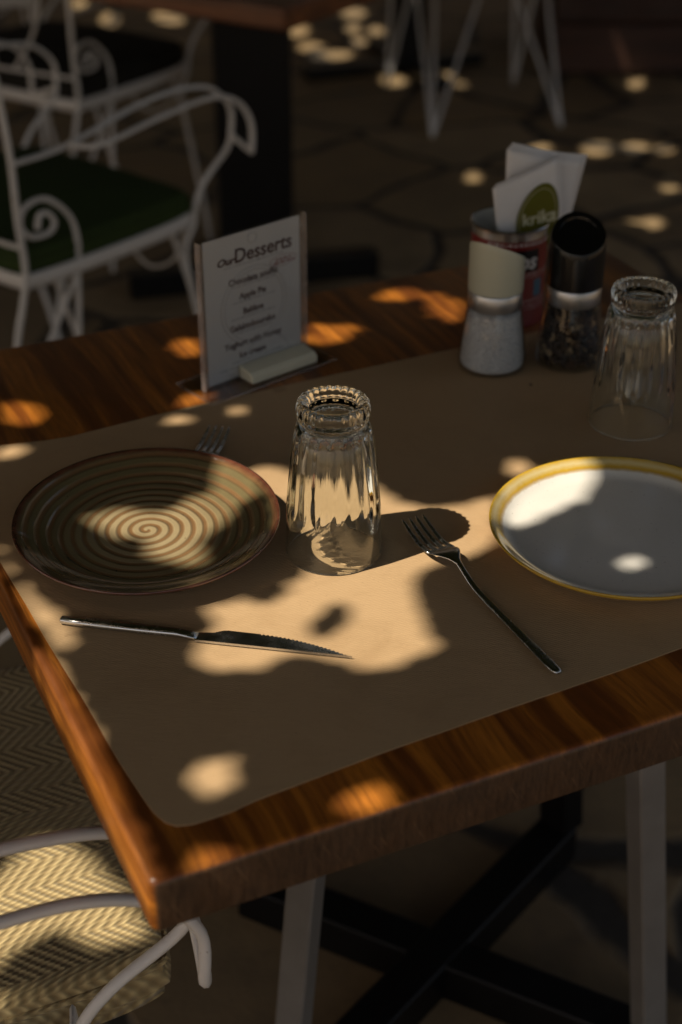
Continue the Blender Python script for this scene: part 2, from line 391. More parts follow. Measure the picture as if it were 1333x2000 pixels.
# ------------------------------------------------------------------ the tree overhead, its leaves leave gaps for the sun
ZC = 2.3
def onplane(p, Z=ZC):
    return (p.x + S.x / S.z * (Z - p.z), p.y + S.y / S.z * (Z - p.z))
def ell(cx, cy, a, b, rot=0, n=14):
    r = R(rot); return [(cx + a * math.cos(t) * math.cos(r) - b * math.sin(t) * math.sin(r), cy + a * math.cos(t) * math.sin(r) + b * math.sin(t) * math.cos(r)) for t in (2 * math.pi * i / n for i in range(n))]
GAPS_TABLE = [
 [(478,915),(520,903),(575,918),(640,922),(745,950),(800,982),(900,982),(955,960),(990,965),(985,1050),(955,1090),(906,1098),(870,1106),(832,1128),(823,1160),(845,1200),(856,1235),(874,1268),(845,1292),(787,1304),(725,1328),(680,1310),(640,1296),(560,1296),(500,1316),(440,1324),(380,1314),(360,1286),(382,1250),(400,1213),(390,1190),(440,1172),(486,1160),(520,1176),(545,1160),(572,1125),(590,1100),(565,1070),(555,1010),(540,975),(495,955)],
 ell(417,1518,68,48,-10), ell(720,1562,76,40,-14),
 [(335,1735),(352,1690),(385,1650),(430,1632),(480,1655),(492,1672),(420,1712),(352,1742)],
 ell(778,576,54,18,-3), ell(655,641,72,14,3), ell(635,663,62,15,2), ell(365,679,40,24), ell(45,808,58,30,5),
 [(815,580),(840,562),(880,575),(915,590),(915,645),(870,632),(835,615)],
 [(318,802),(345,775),(385,762),(440,758),(425,785),(370,803)], ell(350,822,38,18,-4), ell(464,803,34,18,5), ell(1012,915,40,22,-10), ell(60,858,30,9),
 ell(20,885,42,20,-4),
 [(-30,990),(0,1015),(34,1100),(100,1180),(158,1222),(164,1266),(140,1288),(108,1262),(56,1206),(14,1135),(-30,1075)],
 [(78,1240),(118,1284),(180,1384),(210,1440),(205,1515),(180,1500),(130,1400),(80,1290)],
 [(1190,600),(1215,590),(1230,640),(1205,650)],
]
GAPS_PLATE = [
 [(155,1011),(189,988),(243,982),(306,992),(360,975),(418,943),(440,915),(430,894),(468,895),(505,918),(540,957),(538,985),(498,984),(470,1006),(443,1029),(420,1040),(404,1061),(420,1092),(394,1116),(351,1114),(325,1101),(268,1087),(266,1056),(250,1052),(216,1051),(176,1029)],
 [(960,952),(1000,920),(1060,900),(1110,890),(1175,895),(1172,935),(1155,965),(1100,990),(1060,1014),(1010,1032),(960,1026)],
 ell(1232,1090,40,24,5), ell(510,1052,22,7,-38),
]
GAPS_FLOOR = [ell(1168,290,34,14),ell(1240,288,30,10),ell(1298,292,22,9),ell(1308,360,24,14),ell(925,346,18,11),ell(1238,438,26,9),ell(1275,436,24,12),
 ell(1055,288,26,8),ell(608,92,28,10),ell(692,26,26,10),ell(648,108,44,9,-3),ell(664,136,20,10),ell(770,158,28,12,10),ell(884,145,20,9),ell(900,165,18,5),
 ell(582,60,24,13),ell(690,55,16,10),ell(735,60,18,9),ell(215,38,20,14),ell(330,35,34,12,8),ell(1243,160,18,14),ell(1243,5,26,10),ell(702,82,16,10),ell(155,8,18,10),
 ell(820,1740,14,10)]
GAPS_CUSHION = [[(-60,1770),(20,1750),(60,1700),(110,1650),(170,1655),(215,1690),(300,1780),(330,1840),(300,1872),(200,1880),(150,1840),(110,1862),(60,1900),(20,1925),(-60,1940)],
 [(-60,1958),(60,1945),(200,1905),(260,1893),(250,1903),(40,1990),(-60,2010)], ell(110,2030,120,22,-15)]
RES = .004; X0, X1, Y0, Y1 = -4.4, 2.2, -1.3, 8.0
NX, NY = int((X1 - X0) / RES), int((Y1 - Y0) / RES)
lit = np.zeros((NX, NY), bool)
def fillpoly(poly, mask):
    xs = np.array([p[0] for p in poly]); ys = np.array([p[1] for p in poly])
    i0, i1 = int((xs.min() - X0) / RES) - 1, int((xs.max() - X0) / RES) + 2
    j0, j1 = int((ys.min() - Y0) / RES) - 1, int((ys.max() - Y0) / RES) + 2
    gx, gy = np.meshgrid(X0 + (np.arange(i0, i1) + .5) * RES, Y0 + (np.arange(j0, j1) + .5) * RES, indexing='ij')
    ins = np.zeros(gx.shape, bool); n = len(poly)
    for k in range(n):
        x1_, y1_, x2_, y2_ = xs[k], ys[k], xs[(k + 1) % n], ys[(k + 1) % n]
        cnd = ((y1_ > gy) != (y2_ > gy)) & (gx < (x2_ - x1_) * (gy - y1_) / (y2_ - y1_ + 1e-12) + x1_)
        ins ^= cnd
    mask[i0:i1, j0:j1] |= ins
for polys, z in ((GAPS_TABLE, TZ), (GAPS_PLATE, TZ + .012), (GAPS_FLOOR, 0), (GAPS_CUSHION, .46)):
    lay = np.zeros_like(lit)
    for g in polys: fillpoly([onplane(at(x, y, z)) for x, y in g], lay)
    for _ in range(2 if z > .4 else 1): lay[1:-1, 1:-1] = lay[1:-1, 1:-1] & lay[2:, 1:-1] & lay[:-2, 1:-1] & lay[1:-1, 2:] & lay[1:-1, :-2]
    lit |= lay
# the shaded islands inside the bright patch
for g in ([(600,1238),(622,1205),(650,1172),(688,1182),(690,1218),(652,1240),(625,1250)],):
    dk = np.zeros_like(lit); fillpoly([onplane(at(x, y, TZ)) for x, y in g], dk); lit &= ~dk
# the left side of the slab catches a strip of sun
side = [at(96,1300,.725), at(186,1500,.72), at(244,1700,.722), at(286,1826,.713), at(324,1738,.745), at(294,1690,.75), at(208,1500,.75), at(116,1300,.75)]
fillpoly([onplane(p) for p in side], lit)
cov = np.zeros((NX, NY), bool)
# looser foliage to the right and far left, where the sky glints through
gx, gy = np.meshgrid(X0 + (np.arange(NX) + .5) * RES, Y0 + (np.arange(NY) + .5) * RES, indexing='ij')
wob = np.sin(gx * 21 + 1.3 * np.sin(gy * 17)) * np.sin(gy * 19 + 1.7 * np.sin(gx * 13)) + .5 * np.sin(gx * 47 + gy * 9) * np.sin(gy * 41 - gx * 15)
loose = (wob > .12) & ((gx > np.maximum(-.42, .19 * gy - 1.04)) | (gx < -2.1 - .2 * gy) | (gy > 6.4))
near = lit.copy()
for _ in range(12): near[1:-1, 1:-1] = near[1:-1, 1:-1] | near[2:, 1:-1] | near[:-2, 1:-1] | near[1:-1, 2:] | near[1:-1, :-2]
prng = np.random.default_rng(11)
OUT = []                                    # leaf outline: five soft lobes, with a stalk notch
for k in range(15):
    a = 2 * math.pi * k / 15 + math.pi / 2
    rr = .40 + .10 * abs(math.cos(2.5 * (a - math.pi / 2))) if k != 7 and k != 8 else .34
    OUT.append((rr * math.cos(a), rr * math.sin(a) * 1.08))
OUT = np.array(OUT)
ang = np.linspace(0, 2 * np.pi, 96, endpoint=False)
fx = np.interp(ang, np.linspace(0, 2 * np.pi, 16), np.append(OUT[:, 0], OUT[0, 0])); fy = np.interp(ang, np.linspace(0, 2 * np.pi, 16), np.append(OUT[:, 1], OUT[0, 1]))
fr = np.sqrt(np.linspace(.01, .98, 34)); SMP = np.stack([np.outer(fr, fx).ravel(), np.outer(fr, fy).ravel(), np.zeros(96 * 34)], 1)
SMP[:, 2] = -.9 * (SMP[:, 0] ** 2) + .25 * np.abs(SMP[:, 0])
LV = np.vstack([[[0, 0, 0]], np.column_stack([OUT, -.9 * OUT[:, 0] ** 2 + .25 * np.abs(OUT[:, 0])])])
Sn = np.array(S); verts = []; faces = []
def rotm(rx, ry, rz):
    return np.array(Matrix.Rotation(rz, 3, 'Z') @ Matrix.Rotation(rx, 3, 'X') @ Matrix.Rotation(ry, 3, 'Y'))
def place(cx, cyy, size, tilt, zlo, zhi):
    dz = prng.uniform(zlo, zhi)
    Rm = rotm(prng.normal(0, tilt), prng.normal(0, tilt), prng.uniform(0, 6.283))
    Wp = ((SMP if size > .09 else SMP[::4]) * size) @ Rm.T + [cx, cyy, ZC] + Sn / Sn[2] * dz
    q = Wp[:, :2] - np.outer(Wp[:, 2] - ZC, Sn[:2] / Sn[2])
    ii = ((q[:, 0] - X0) / RES).astype(int); jj = ((q[:, 1] - Y0) / RES).astype(int)
    ok = (ii >= 0) & (ii < NX) & (jj >= 0) & (jj < NY); ii, jj = ii[ok], jj[ok]
    if len(ii) == 0 or lit[ii, jj].mean() > (.004 if size > .05 else .05): return False
    cov[ii, jj] = True
    V = (LV * size) @ Rm.T + [cx, cyy, ZC] + Sn / Sn[2] * dz
    b = len(verts); verts.extend(V.tolist()); m = len(OUT)
    faces.extend([(b, b + 1 + k, b + 1 + (k + 1) % m) for k in range(m)])
    return True
for size, tilt, tries, zlo, zhi in ((.20, .35, 1, .10, .50), (.14, .3, 1, .05, .3), (.10, .3, 1, 0, .2), (.06, .25, 2, -.02, .10), (.04, .2, 4, -.03, .03), (.028, .15, 5, -.03, .02), (.018, .12, 5, -.02, .01), (.012, .1, 5, -.02, .0),
        (-.11, .2, 2, -.10, .0), (.06, .2, 3, -.10, -.02), (.04, .2, 4, -.08, -.03), (.028, .15, 5, -.06, -.03), (.018, .12, 5, -.05, -.03)):
    if size < 0: size = -size; cov[:] = ~near              # a second layer round the gaps closes the slits between leaves
    un = np.argwhere(~cov & ~lit & ~loose & (near if size < .05 else True))
    un = un[prng.permutation(len(un))]
    for i, j in un[:400000]:
        if cov[i, j]: continue
        for _ in range(tries):
            if place(X0 + (i + .5) * RES, Y0 + (j + .5) * RES, size, tilt, zlo, zhi): break
    print('LEAVES', size, len(verts) // (len(OUT) + 1), 'uncovered', float((~cov & ~lit).mean()))
me = bpy.data.meshes.new('crown'); me.from_pydata(verts, [], faces); me.materials.append(M_leaf)
tree = thing('shade_tree', 'broad leafy tree shading the terrace, gaps between its leaves letting sun spots through', 'tree', (-4.9, 3.0, 0))
cr = bpy.data.objects.new('crown', me); C.objects.link(cr); cr.parent = tree; cr.location = (4.9, -3.0, 0)
bm = bmesh.new(); tube(bm, [(0, 0, -.1), (.04, .02, .8), (-.03, .0, 1.6), (.08, 0, 2.5), (.2, -.05, 3.2)], r=lambda t: .19 - .09 * t, seg=14)
link('trunk', bm, M_bark, tree)
bm = bmesh.new()
for ex, ey in ((2.2, -2.6), (4.2, -1.6), (5.6, .2), (5.0, 2.0), (3.4, 3.4), (1.4, 3.8), (1.0, -2.4)):
    P = [(.1, 0, 2.6), (ex * .3, ey * .3, 3.1), (ex * .65, ey * .65 + .1, 3.25), (ex, ey, 3.15)]
    pts = smoothpts(P, 8); good = []
    for p in pts:
        q = onplane(Vector((p.x - 4.9, p.y + 3.0, p.z))); i, j = int((q[0] - X0) / RES), int((q[1] - Y0) / RES)
        if 0 <= i < NX and 0 <= j < NY and lit[max(0, i - 12):i + 12, max(0, j - 12):j + 12].any(): break
        good.append(p)
    if len(good) > 3: tube(bm, good, r=lambda t: .07 - .055 * t, seg=8, raw=True)
link('limb', bm, M_bark, tree)

# ------------------------------------------------------------------ dark timber counter, and unseen walls added to block sky light
bm = bmesh.new()
bw = at(1080, 158, 0)
for k in range(6):
    box(bm, (bw.x + 1.5, bw.y + .05 + .002 * (k % 2), .10 + .17 * k), (3.0, .04, .155))
ct = thing('timber_counter', 'dark brown boarded counter standing on the paving at the far right', 'counter')
bevel(link('board', bm, M_brownboard, ct, False), .006, 2)
bm = bmesh.new(); box(bm, (bw.x + 1.5, bw.y + .42, .5), (2.96, .66, 1.0)); link('carcass', bm, M_brownboard, ct, False)
bm = bmesh.new(); box(bm, (bw.x + 1.5, bw.y + .38, 1.08), (3.1, .8, .06)); bevel(link('countertop', bm, M_brownboard, ct, False), .01)
bm = bmesh.new(); box(bm, (0, 9.2, 1.6), (16, .3, 3.2)); tag(link('sky_block_wall', bm, M_stucco, smooth=False), 'unseen dark wall added behind the furniture to block low sky light', 'wall')  # added out of view, holds back the low sky behind the tables

for nm, cx, lab in (('sky_block_wall', -6.2, 'unseen dark wall added on the left to keep out sky light'), ('sky_block_wall', 4.6, 'unseen dark wall added on the right to keep out sky light')):
    bm = bmesh.new(); box(bm, (cx, 5.6, 1.6), (.3, 7.0, 3.2)); tag(link(nm, bm, M_stucco, smooth=False), lab, 'wall')  # side walls added out of view to dim sky light on the chairs

# ------------------------------------------------------------------ dining table
YAW = R(25); ct_ = at(300, 1822, .71); CORN = Vector((ct_.x, ct_.y, 0))
tab = thing('dining_table', 'square table with thick orange brown wooden top, laid with kraft paper and plates', 'table', CORN, YAW)
LT, WT, TH = .828, .790, .04
bm = bmesh.new(); box(bm, (LT / 2, WT / 2, TZ - TH / 2), (LT, WT, TH))
bmesh.ops.bevel(bm, geom=[e for e in bm.edges if abs(e.verts[0].co.z - e.verts[1].co.z) > .02], offset=.007, segments=4, affect='EDGES', profile=.5)
bmesh.ops.bevel(bm, geom=[e for e in bm.edges if e.verts[0].co.z > TZ - .001 and e.verts[1].co.z > TZ - .001 and e.calc_face_angle(0) > .6], offset=.005, segments=4, affect='EDGES', profile=.5)
autosmooth(link('tabletop', bm, M_wood, tab), 50)
inv = Matrix.Translation(CORN) @ Matrix.Rotation(YAW, 4, 'Z'); inv = inv.inverted()
def loc_t(p): return inv @ Vector(p)
cross = Vector((.100, 1.250, 0))
ends = [Vector((.287, 1.477, 0)), Vector((-.058, 1.045, 0)), Vector((-.118, 1.383, 0)), Vector((.342, 1.140, 0))]
tops = [Vector((.232, 1.42, .71)), Vector((-.006, 1.08, .71)), Vector((-.06, 1.35, .71)), Vector((.268, 1.15, .71))]
rolls = [R(45), R(66), R(27), R(22)]
for a, b, dz in ((0, 1, .001), (2, 3, 0)):
    bm = bmesh.new(); A, B = ends[a].copy(), ends[b].copy(); A.z = B.z = .026 + dz
    beam(bm, loc_t(A), loc_t(B), .055, .05, R(90)); bevel(link('base_bar', bm, M_black, tab, False), .004)
for i, (e, t) in enumerate(zip(ends, tops)):
    bm = bmesh.new(); e2 = e.copy(); e2.z = .045; d = (t - e2)
    q = Matrix.Rotation(rolls[i] - YAW, 4, 'Z'); hw = .0205 if i in (0, 2) else .0150
    a, b = loc_t(e2), loc_t(t); vs = []
    for p in (a, b):
        for sx, sy in ((-1, -1), (1, -1), (1, 1), (-1, 1)): vs.append(bm.verts.new(p + q @ Vector((sx * hw, sy * hw, 0))))
    for f in ((0, 1, 2, 3), (7, 6, 5, 4), (0, 4, 5, 1), (1, 5, 6, 2), (2, 6, 7, 3), (3, 7, 4, 0)): bm.faces.new([vs[k] for k in f])
    bevel(link('leg', bm, M_legsheen if i in (1, 3) else M_black, tab, False), .003)
bm = bmesh.new(); cc = loc_t(cross); box(bm, (cc.x, cc.y, .704), (.5, .5, .008)); link('mounting_plate', bm, M_black, tab, False)

# ------------------------------------------------------------------ kraft paper sheet
edge = [(-60,905),(0,872),(90,862),(135,855),(330,806),(600,745),(895,681),(1120,634),(1345,590)]
near = [(1345,1262),(1220,1308),(1097,1350),(980,1390),(867,1430),(760,1467),(667,1502),(580,1535),(500,1565),(450,1588),(415,1600),(375,1612),(345,1615),(322,1607),(300,1588),(280,1560),(240,1500),(210,1450),(185,1405),(160,1362),(130,1315),(90,1250),(50,1180),(0,1097),(-60,1000)]
Rt = [at(x, y, TZ) for x, y in edge + near]
# keep the sheet on the slab at the far right
lim = []
for p in Rt:
    q = loc_t(p); q.x = min(q.x, LT - .012); lim.append(inv.inverted() @ q)
bm = bmesh.new(); top = [bm.verts.new((p.x, p.y, PZ)) for p in lim]; f = bm.faces.new(top)
bot = [bm.verts.new((p.x, p.y, TZ + .00015)) for p in lim]; bm.faces.new(bot[::-1])
for i in range(len(top)): j = (i + 1) % len(top); bm.faces.new((top[i], bot[i], bot[j], top[j]))
pap = link('kraft_paper', bm, M_paper, smooth=False); pap.cycles.is_caustics_receiver = True
tag(pap, 'brown kraft paper sheet spread on the wooden table under the plates', 'paper')

# ------------------------------------------------------------------ plates
def plate(name, label, c, mat, R0, well, h, foot, z0, lip=.0022):
    bm = bmesh.new(); P = []
    n = 26
    for i in range(n + 1):
        r = R0 * i / n; t = max(0, (r - well) / (R0 - well)); z = .006 + (h - .006) * (t * t * (1.55 - .55 * t))
        P.append((r, z))
    P.append((R0 + .0012, h + .0004)); P.append((R0 + .0016, h - .0012)); P.append((R0 + .0006, h - lip - .0004))
    for i in range(10):
        r = R0 * (1 - i / 10) + foot * (i / 10); t = max(0, (r - well) / (R0 - well)); P.append((r - .001, max(.0022, .0015 + (h - .006) * (t * t * (1.55 - .55 * t)))))
    P += [(foot, .0), (foot - .004, .0), (foot - .006, .002), (0, .002)]
    lathe(bm, P, 128)
    o = link(name, bm, mat, loc=(c[0], c[1], z0)); tag(o, label, 'plate'); return o
plate('spiral_plate', 'olive brown plate with a cream spiral glaze and reddish rim, resting on a fork', (-.1575, 1.0490), M_spiral, .1065, .066, .020, .055, PZ + .0030)
bpy.data.objects['spiral_plate'].rotation_euler = (R(1.8), 0, 0)      # its far side rides on the fork
plate('pale_plate', 'greyish white plate with a mustard yellow rim at the right edge of the table', (.2305, 1.0475), M_wplate, .1085, .088, .017, .06, PZ + .0003)

# ------------------------------------------------------------------ tumblers, upside down
def tumbler(name, label, loc, rz):
    bm = bmesh.new(); NF = 20; NB = 26
    def sstep(a, b, x): t = min(1, max(0, (x - a) / (b - a))); return t * t * (3 - 2 * t)
    outer = [(.0372, .0002), (.0386, .0), (.0392, .0012), (.0391, .003)]
    ctrl = [(0, .0390), (.02, .0384), (.04, .0377), (.053, .0369), (.07, .0355), (.09, .0335), (.104, .0316), (.111, .0300), (.1155, .0281)]
    def rad(z):
        for (z0, r0), (z1, r1) in zip(ctrl[:-1], ctrl[1:]):
            if z <= z1: return r0 + (r1 - r0) * (z - z0) / (z1 - z0)
        return ctrl[-1][1]
    for i in range(1, 42): outer.append((rad(.003 + .1125 * i / 41), .003 + .1125 * i / 41))
    outer += [(.0268, .1172), (.0264, .1182), (.0268, .1192), (.0278, .1205), (.0281, .1225), (.0277, .1245), (.0281, .1262), (.0284, .1285), (.0283, .1308), (.0276, .1330), (.0264, .1344), (.0248, .1350), (.0228, .1346), (.0206, .1334), (.0192, .1314), (.0184, .1300), (.0150, .1292), (.0100, .1286), (.0050, .1284), (0, .1283)]
    def mod(r, z, a):
        if z < .117 and r > .028 - .001:
            ph = (a * NF / (2 * math.pi)) % 1.0; u = abs(ph - .5) * 2          # 0 in the middle of a flute
            lo = .038 + .016 * u ** 1.6; hi = .1135 - .004 * u
            am = sstep(lo, lo + .010, z) * (1 - sstep(hi - .006, hi, z))
            return r - .00135 * am * (.5 + .5 * math.cos(math.pi * u)), z
        if z > .1195 and r > .0245:
            b = abs(math.sin(a * NB / 2)); return r + .0011 * (b - .5) * min(1, (z - .1195) / .003), z + (.0007 * b if z > .131 else 0)
        return r, z
    inner = [(0, .1140), (.008, .1138), (.016, .1130), (.0215, .1105), (.0250, .1060), (.0275, .0980), (.0300, .0860), (.0322, .0700), (.0341, .0500), (.0354, .0300), (.0362, .0120), (.0368, .0022), (.0372, .0002)]
    SEG = 240
    lathe(bm, outer, SEG, mod)
    lathe(bm, [(r, z) for r, z in smooth2(inner)], SEG)
    bmesh.ops.remove_doubles(bm, verts=bm.verts[:], dist=.00002)
    o = link(name, bm, M_glass, loc=loc); o.cycles.is_caustics_caster = True; o.rotation_euler = (0, 0, rz); tag(o, label, 'glass'); return o
def smooth2(P, k=4):
    return [(p.x, p.z) for p in smoothpts([(r, 0, z) for r, z in P], k)]
tumbler('glass_tumbler', 'clear fluted glass tumbler standing upside down between the two plates', (-.006, 1.0325, PZ), .1)
tumbler('glass_tumbler', 'clear fluted glass tumbler standing upside down beside the black pepper mill', (.2705, 1.2565, PZ), .9)

# ------------------------------------------------------------------ knife
def sweep_rect(bm, secs, n=12, power=2.6):
    """sections: (x, centre y, half width, centre z, half thickness)"""
    rings = []
    for x, y, hw, z, ht in secs:
        ring = []
        for j in range(n):
            a = 2 * math.pi * j / n; c, s_ = math.cos(a), math.sin(a)
            ring.append(bm.verts.new((x, y + hw * math.copysign(abs(c) ** (2 / power), c), z + ht * math.copysign(abs(s_) ** (2 / power), s_))))
        rings.append(ring)
    for A, B in zip(rings[:-1], rings[1:]):
        for j in range(n): bm.faces.new((A[j], A[(j + 1) % n], B[(j + 1) % n], B[j]))
    bm.faces.new(rings[0][::-1]); bm.faces.new(rings[-1])
kA, kB = at(118, 1208, PZ + .004), at(693, 1277, PZ + .002)
kd = kB - kA; kyaw = math.atan2(kd.y, kd.x); KL = Vector((kd.x, kd.y)).length
kn = thing('table_knife', 'long steel knife with a serrated blade tip lying in front of the spiral plate', 'knife', (kA.x, kA.y, PZ), kyaw)
bm = bmesh.new(); hl = KL * .475; secs = []
for i in range(15):
    t = i / 14; hw = .0030 + .0016 * math.sin(math.pi * min(1, .15 + t * .75)); ht = .0029
    if i == 0: hw *= .45; ht *= .45
    if i == 1: hw *= .9; ht *= .9
    if t > .86: hw += (t - .86) * .008; ht -= (t - .86) * .010
    secs.append((hl * (t if i > 1 else [0, .012][i]), 0, hw, .0032 - (0 if t < .86 else (t - .86) * .006), ht))
sweep_rect(bm, secs, 16, 2.4); link('handle', bm, M_steel, kn)
bm = bmesh.new(); n = 150; spine = []; cut = []
for i in range(n + 1):
    t = i / n; x = hl - .001 + (KL - hl) * t
    yb = -.0062 + .0016 * t                                   # the straight back, towards the viewer
    if t < .10: yt = .0046 + .0016 * t / .1
    elif t < .19: yt = .0062 + .0046 * math.sin((t - .10) / .09 * math.pi / 2)
    elif t < .40: yt = .0108
    else:
        u = (t - .40) / .60; yt = .0108 - .0154 * u ** 1.9
        ser = abs(math.sin(u * 22 * math.pi)); yt -= .0014 * (1 - ser) * (1 if u < .97 else 0)
    yt = max(yt, yb + .0004); spine.append((x, yb)); cut.append((x, yt))
zc_ = .0022; rows = []
for (x, a), (_, b) in zip(spine, cut):
    m_ = a + (b - a) * .45
    rows.append([bm.verts.new(v) for v in ((x, a, zc_ + .0009), (x, m_, zc_ + .0008), (x, b, zc_ + .00010), (x, b, zc_ - .00010), (x, m_, zc_ - .0008), (x, a, zc_ - .0009))])
for A, B in zip(rows[:-1], rows[1:]):
    for j in range(6): bm.faces.new((A[j], A[(j + 1) % 6], B[(j + 1) % 6], B[j]))
bm.faces.new(rows[0][::-1]); bm.faces.new(rows[-1])
autosmooth(link('blade', bm, M_steel, kn), 30)

# ------------------------------------------------------------------ forks
def fork_mesh():
    bm = bmesh.new(); L = .215; secs = []          # x = 0 at the handle end, tines towards +x
    hx = .140
    zs = lambda x: .0016 + .0105 * math.exp(-((x - .150) / .024) ** 2) + (.010 * max(0, (x - .165) / .05) ** 1.5)
    for i in range(24):
        t = i / 23; x = hx * t; hw = .0047 - .0022 * t ** .8 + (.0 if t < .98 else .0); ht = .0013 + .0004 * t
        if i == 0: hw *= .45; x = 0
        if i == 1: hw *= .85; x = .003
        secs.append((x, 0, hw, zs(x) + ht * .3, ht))
    for t in (.2, .4, .6, .8, 1.0):
        x = hx + .022 * t; s_ = t * t * (3 - 2 * t); secs.append((x, 0, .0026 + .0094 * s_ ** .9, zs(x), .0014 - .0003 * t))
    for x in (.166, .170): secs.append((x, 0, .0122, zs(x) - .0003, .0010))
    sweep_rect(bm, secs, 18, 2.2)
    for k in range(4):
        y0 = (-1.5 + k) * .0066; s2 = []
        for i in range(12):
            t = i / 11; x = .168 + (L - .168) * t; hw = .0024 - .0011 * t
            if i == 11: hw *= .5
            s2.append((x, y0 * (1 - .05 * t), hw, zs(x) - .0003, .00095 - .0003 * t))
        sweep_rect(bm, s2, 10, 2.6)
    return bm
def fork(label, base, tip):
    a, b = at(*base, PZ + .002), at(*tip, PZ + .010); d = b - a
    o = link('table_fork', fork_mesh(), M_steel, loc=(a.x, a.y, PZ)); o.rotation_euler = (0, 0, math.atan2(d.y, d.x))
    s_ = Vector((d.x, d.y)).length / .215; o.scale = (s_, 1, 1) if .85 < s_ < 1.15 else (1, 1, 1)
    return tag(o, label, 'fork')
fork('steel fork lying between the upturned glass and the pale plate, tines pointing at the glass', (1092, 1314), (806, 1013))
fk = fork('steel fork tucked under the far rim of the spiral plate, only its tines showing', (1092, 1314), (806, 1013))
tp = at(428, 831, PZ + .01); rt = at(404, 885, PZ + .003); d = (tp - rt); fk.rotation_euler = (0, 0, math.atan2(d.y, d.x)); fk.scale = (1, 1, .75)
dn = Vector((d.x, d.y, 0)).normalized(); fk.location = (tp.x - dn.x * .213, tp.y - dn.y * .213, PZ)

# ------------------------------------------------------------------ dessert menu stand
mA, mB = at(409, 757, TZ + .003), at(588, 692, TZ + .003); d = mB - mA; MW = Vector((d.x, d.y)).length; myaw = math.atan2(d.y, d.x)
ms = thing('menu_stand', 'clear acrylic T stand holding the printed dessert card on the bare wood', 'menu stand', (mA.x, mA.y, TZ), myaw)
MH = .1475; AW = .011
def panel(name, c, s, mat, parent=ms, bv=0):
    bm = bmesh.new(); box(bm, c, s); o = link(name, bm, mat, parent, False)
    if bv: bevel(o, bv, 2)
    return o
panel('front_sheet', (MW / 2, -.0022, .003 + MH / 2), (MW + AW, .0012, MH + .004), M_acryl)
panel('rear_sheet', (MW / 2, .0022, .003 + MH / 2), (MW + AW, .0012, MH + .004), M_acryl)
for x in (-AW / 2 - .0008, MW + AW / 2 + .0008): panel('side_wall', (x, 0, .003 + MH / 2), (.0018, .0062, MH + .004), M_acedge, bv=.0006)
for x in (-AW / 2 + .0030, MW + AW / 2 - .0030): panel('side_ridge', (x, .0, .003 + MH / 2), (.0011, .0030, MH), M_acedge)
bm = bmesh.new(); box(bm, (MW / 2 + .002, .0, .0015), (MW + .040, .060, .0028))
bmesh.ops.bevel(bm, geom=[e for e in bm.edges if abs(e.verts[0].co.z - e.verts[1].co.z) > .001], offset=.008, segments=5, affect='EDGES')
link('base', bm, M_acryl, ms, False)
bm = bmesh.new(); tube(bm, [(-.018, -.030, .0015), (MW + .022, -.030, .0015), (MW + .022, .030, .0015), (-.018, .030, .0015)], r=.0009, seg=6, closed=True, raw=True); link('base_edge', bm, M_acedge, ms)
card = panel('card', (MW / 2, 0, .0035 + MH / 2), (MW, .0009, MH), M_card)
card['label'] = 'white printed card listing desserts'
def onc(u, v, dy=-.0006): return Matrix.Translation((MW * u, dy, .0035 + MH * (1 - v))) @ Matrix.Rotation(R(90), 4, 'X')
letters('title', 'Desserts', .0198, M_ink, card, onc(.61, .155) , shear=.06, off=.0003)
letters('title', 'Our', .0125, M_ink, card, onc(.215, .172) @ Matrix.Diagonal((.95, .8, 1, 1)), shear=.3, off=.0004)
for u, v, s_, tx in ((.50, .325, .0092, 'Chocolate soufflé'), (.49, .435, .0092, 'Apple Pie'), (.49, .545, .0092, 'Baklava'), (.48, .65, .0092, 'Galaktoboureko'), (.48, .765, .0092, 'Yoghurt with Honey'), (.47, .85, .0092, 'Ice cream')):
    letters('dish_name', tx, s_, M_ink, card, onc(u, v) @ Matrix.Diagonal((.92, 1, 1, 1)), off=.00015)
def dashes(bm, u0, u1, v, h=.0016):
    x = u0
    while x < u1:
        l = rnd.uniform(.02, .06); box(bm, (MW * (x + l / 2), -.00062, .0035 + MH * (1 - v)), (MW * l, .0002, h * rnd.uniform(.5, 1))); x += l + .012
for v, a, b in ((.362, .28, .70), (.472, .27, .70), (.584, .26, .72), (.688, .30, .68), (.89, .25, .74), (.925, .12, .9), (.215, .2, .8), (.345, .40, .58)):
    bm = bmesh.new(); dashes(bm, a, b, v); link('fine_print', bm, M_ink2, card, False)
bm = bmesh.new(); dashes(bm, .74, .90, .262, .0022); dashes(bm, .72, .92, .285, .0022); tube(bm, [(MW * .82 + MW * .14 * math.cos(a), -.0007, .0035 + MH * (1 - .272) + .0055 * math.sin(a)) for a in (2 * math.pi * i / 24 for i in range(24))], r=.00025, seg=4, closed=True, raw=True); link('badge', bm, M_redink, card, False)
bm = bmesh.new()
for cx, cz, rr in ((.50, .52, .040), (.5, .52, .036), (.62, .97, .030), (.5, .055, .0052)):
    P = [(MW * cx + rr * math.cos(a), -.00056, .0035 + MH * (1 - cz) + rr * math.sin(a)) for a in (2 * math.pi * i / 48 for i in range(48))]
    P = [p for p in P if .004 < p[0] < MW - .004 and .006 < p[2] < MH]
    if len(P) > 40: tube(bm, P, r=.0005, seg=4, closed=True, raw=True)
    elif len(P) > 3:
        k = next((i for i in range(len(P)) if (Vector(P[i]) - Vector(P[i - 1])).length > .02), 0); tube(bm, P[k:] + P[:k], r=.0005, seg=4, raw=True)
link('watermark_ring', bm, M_ink3, card, False)
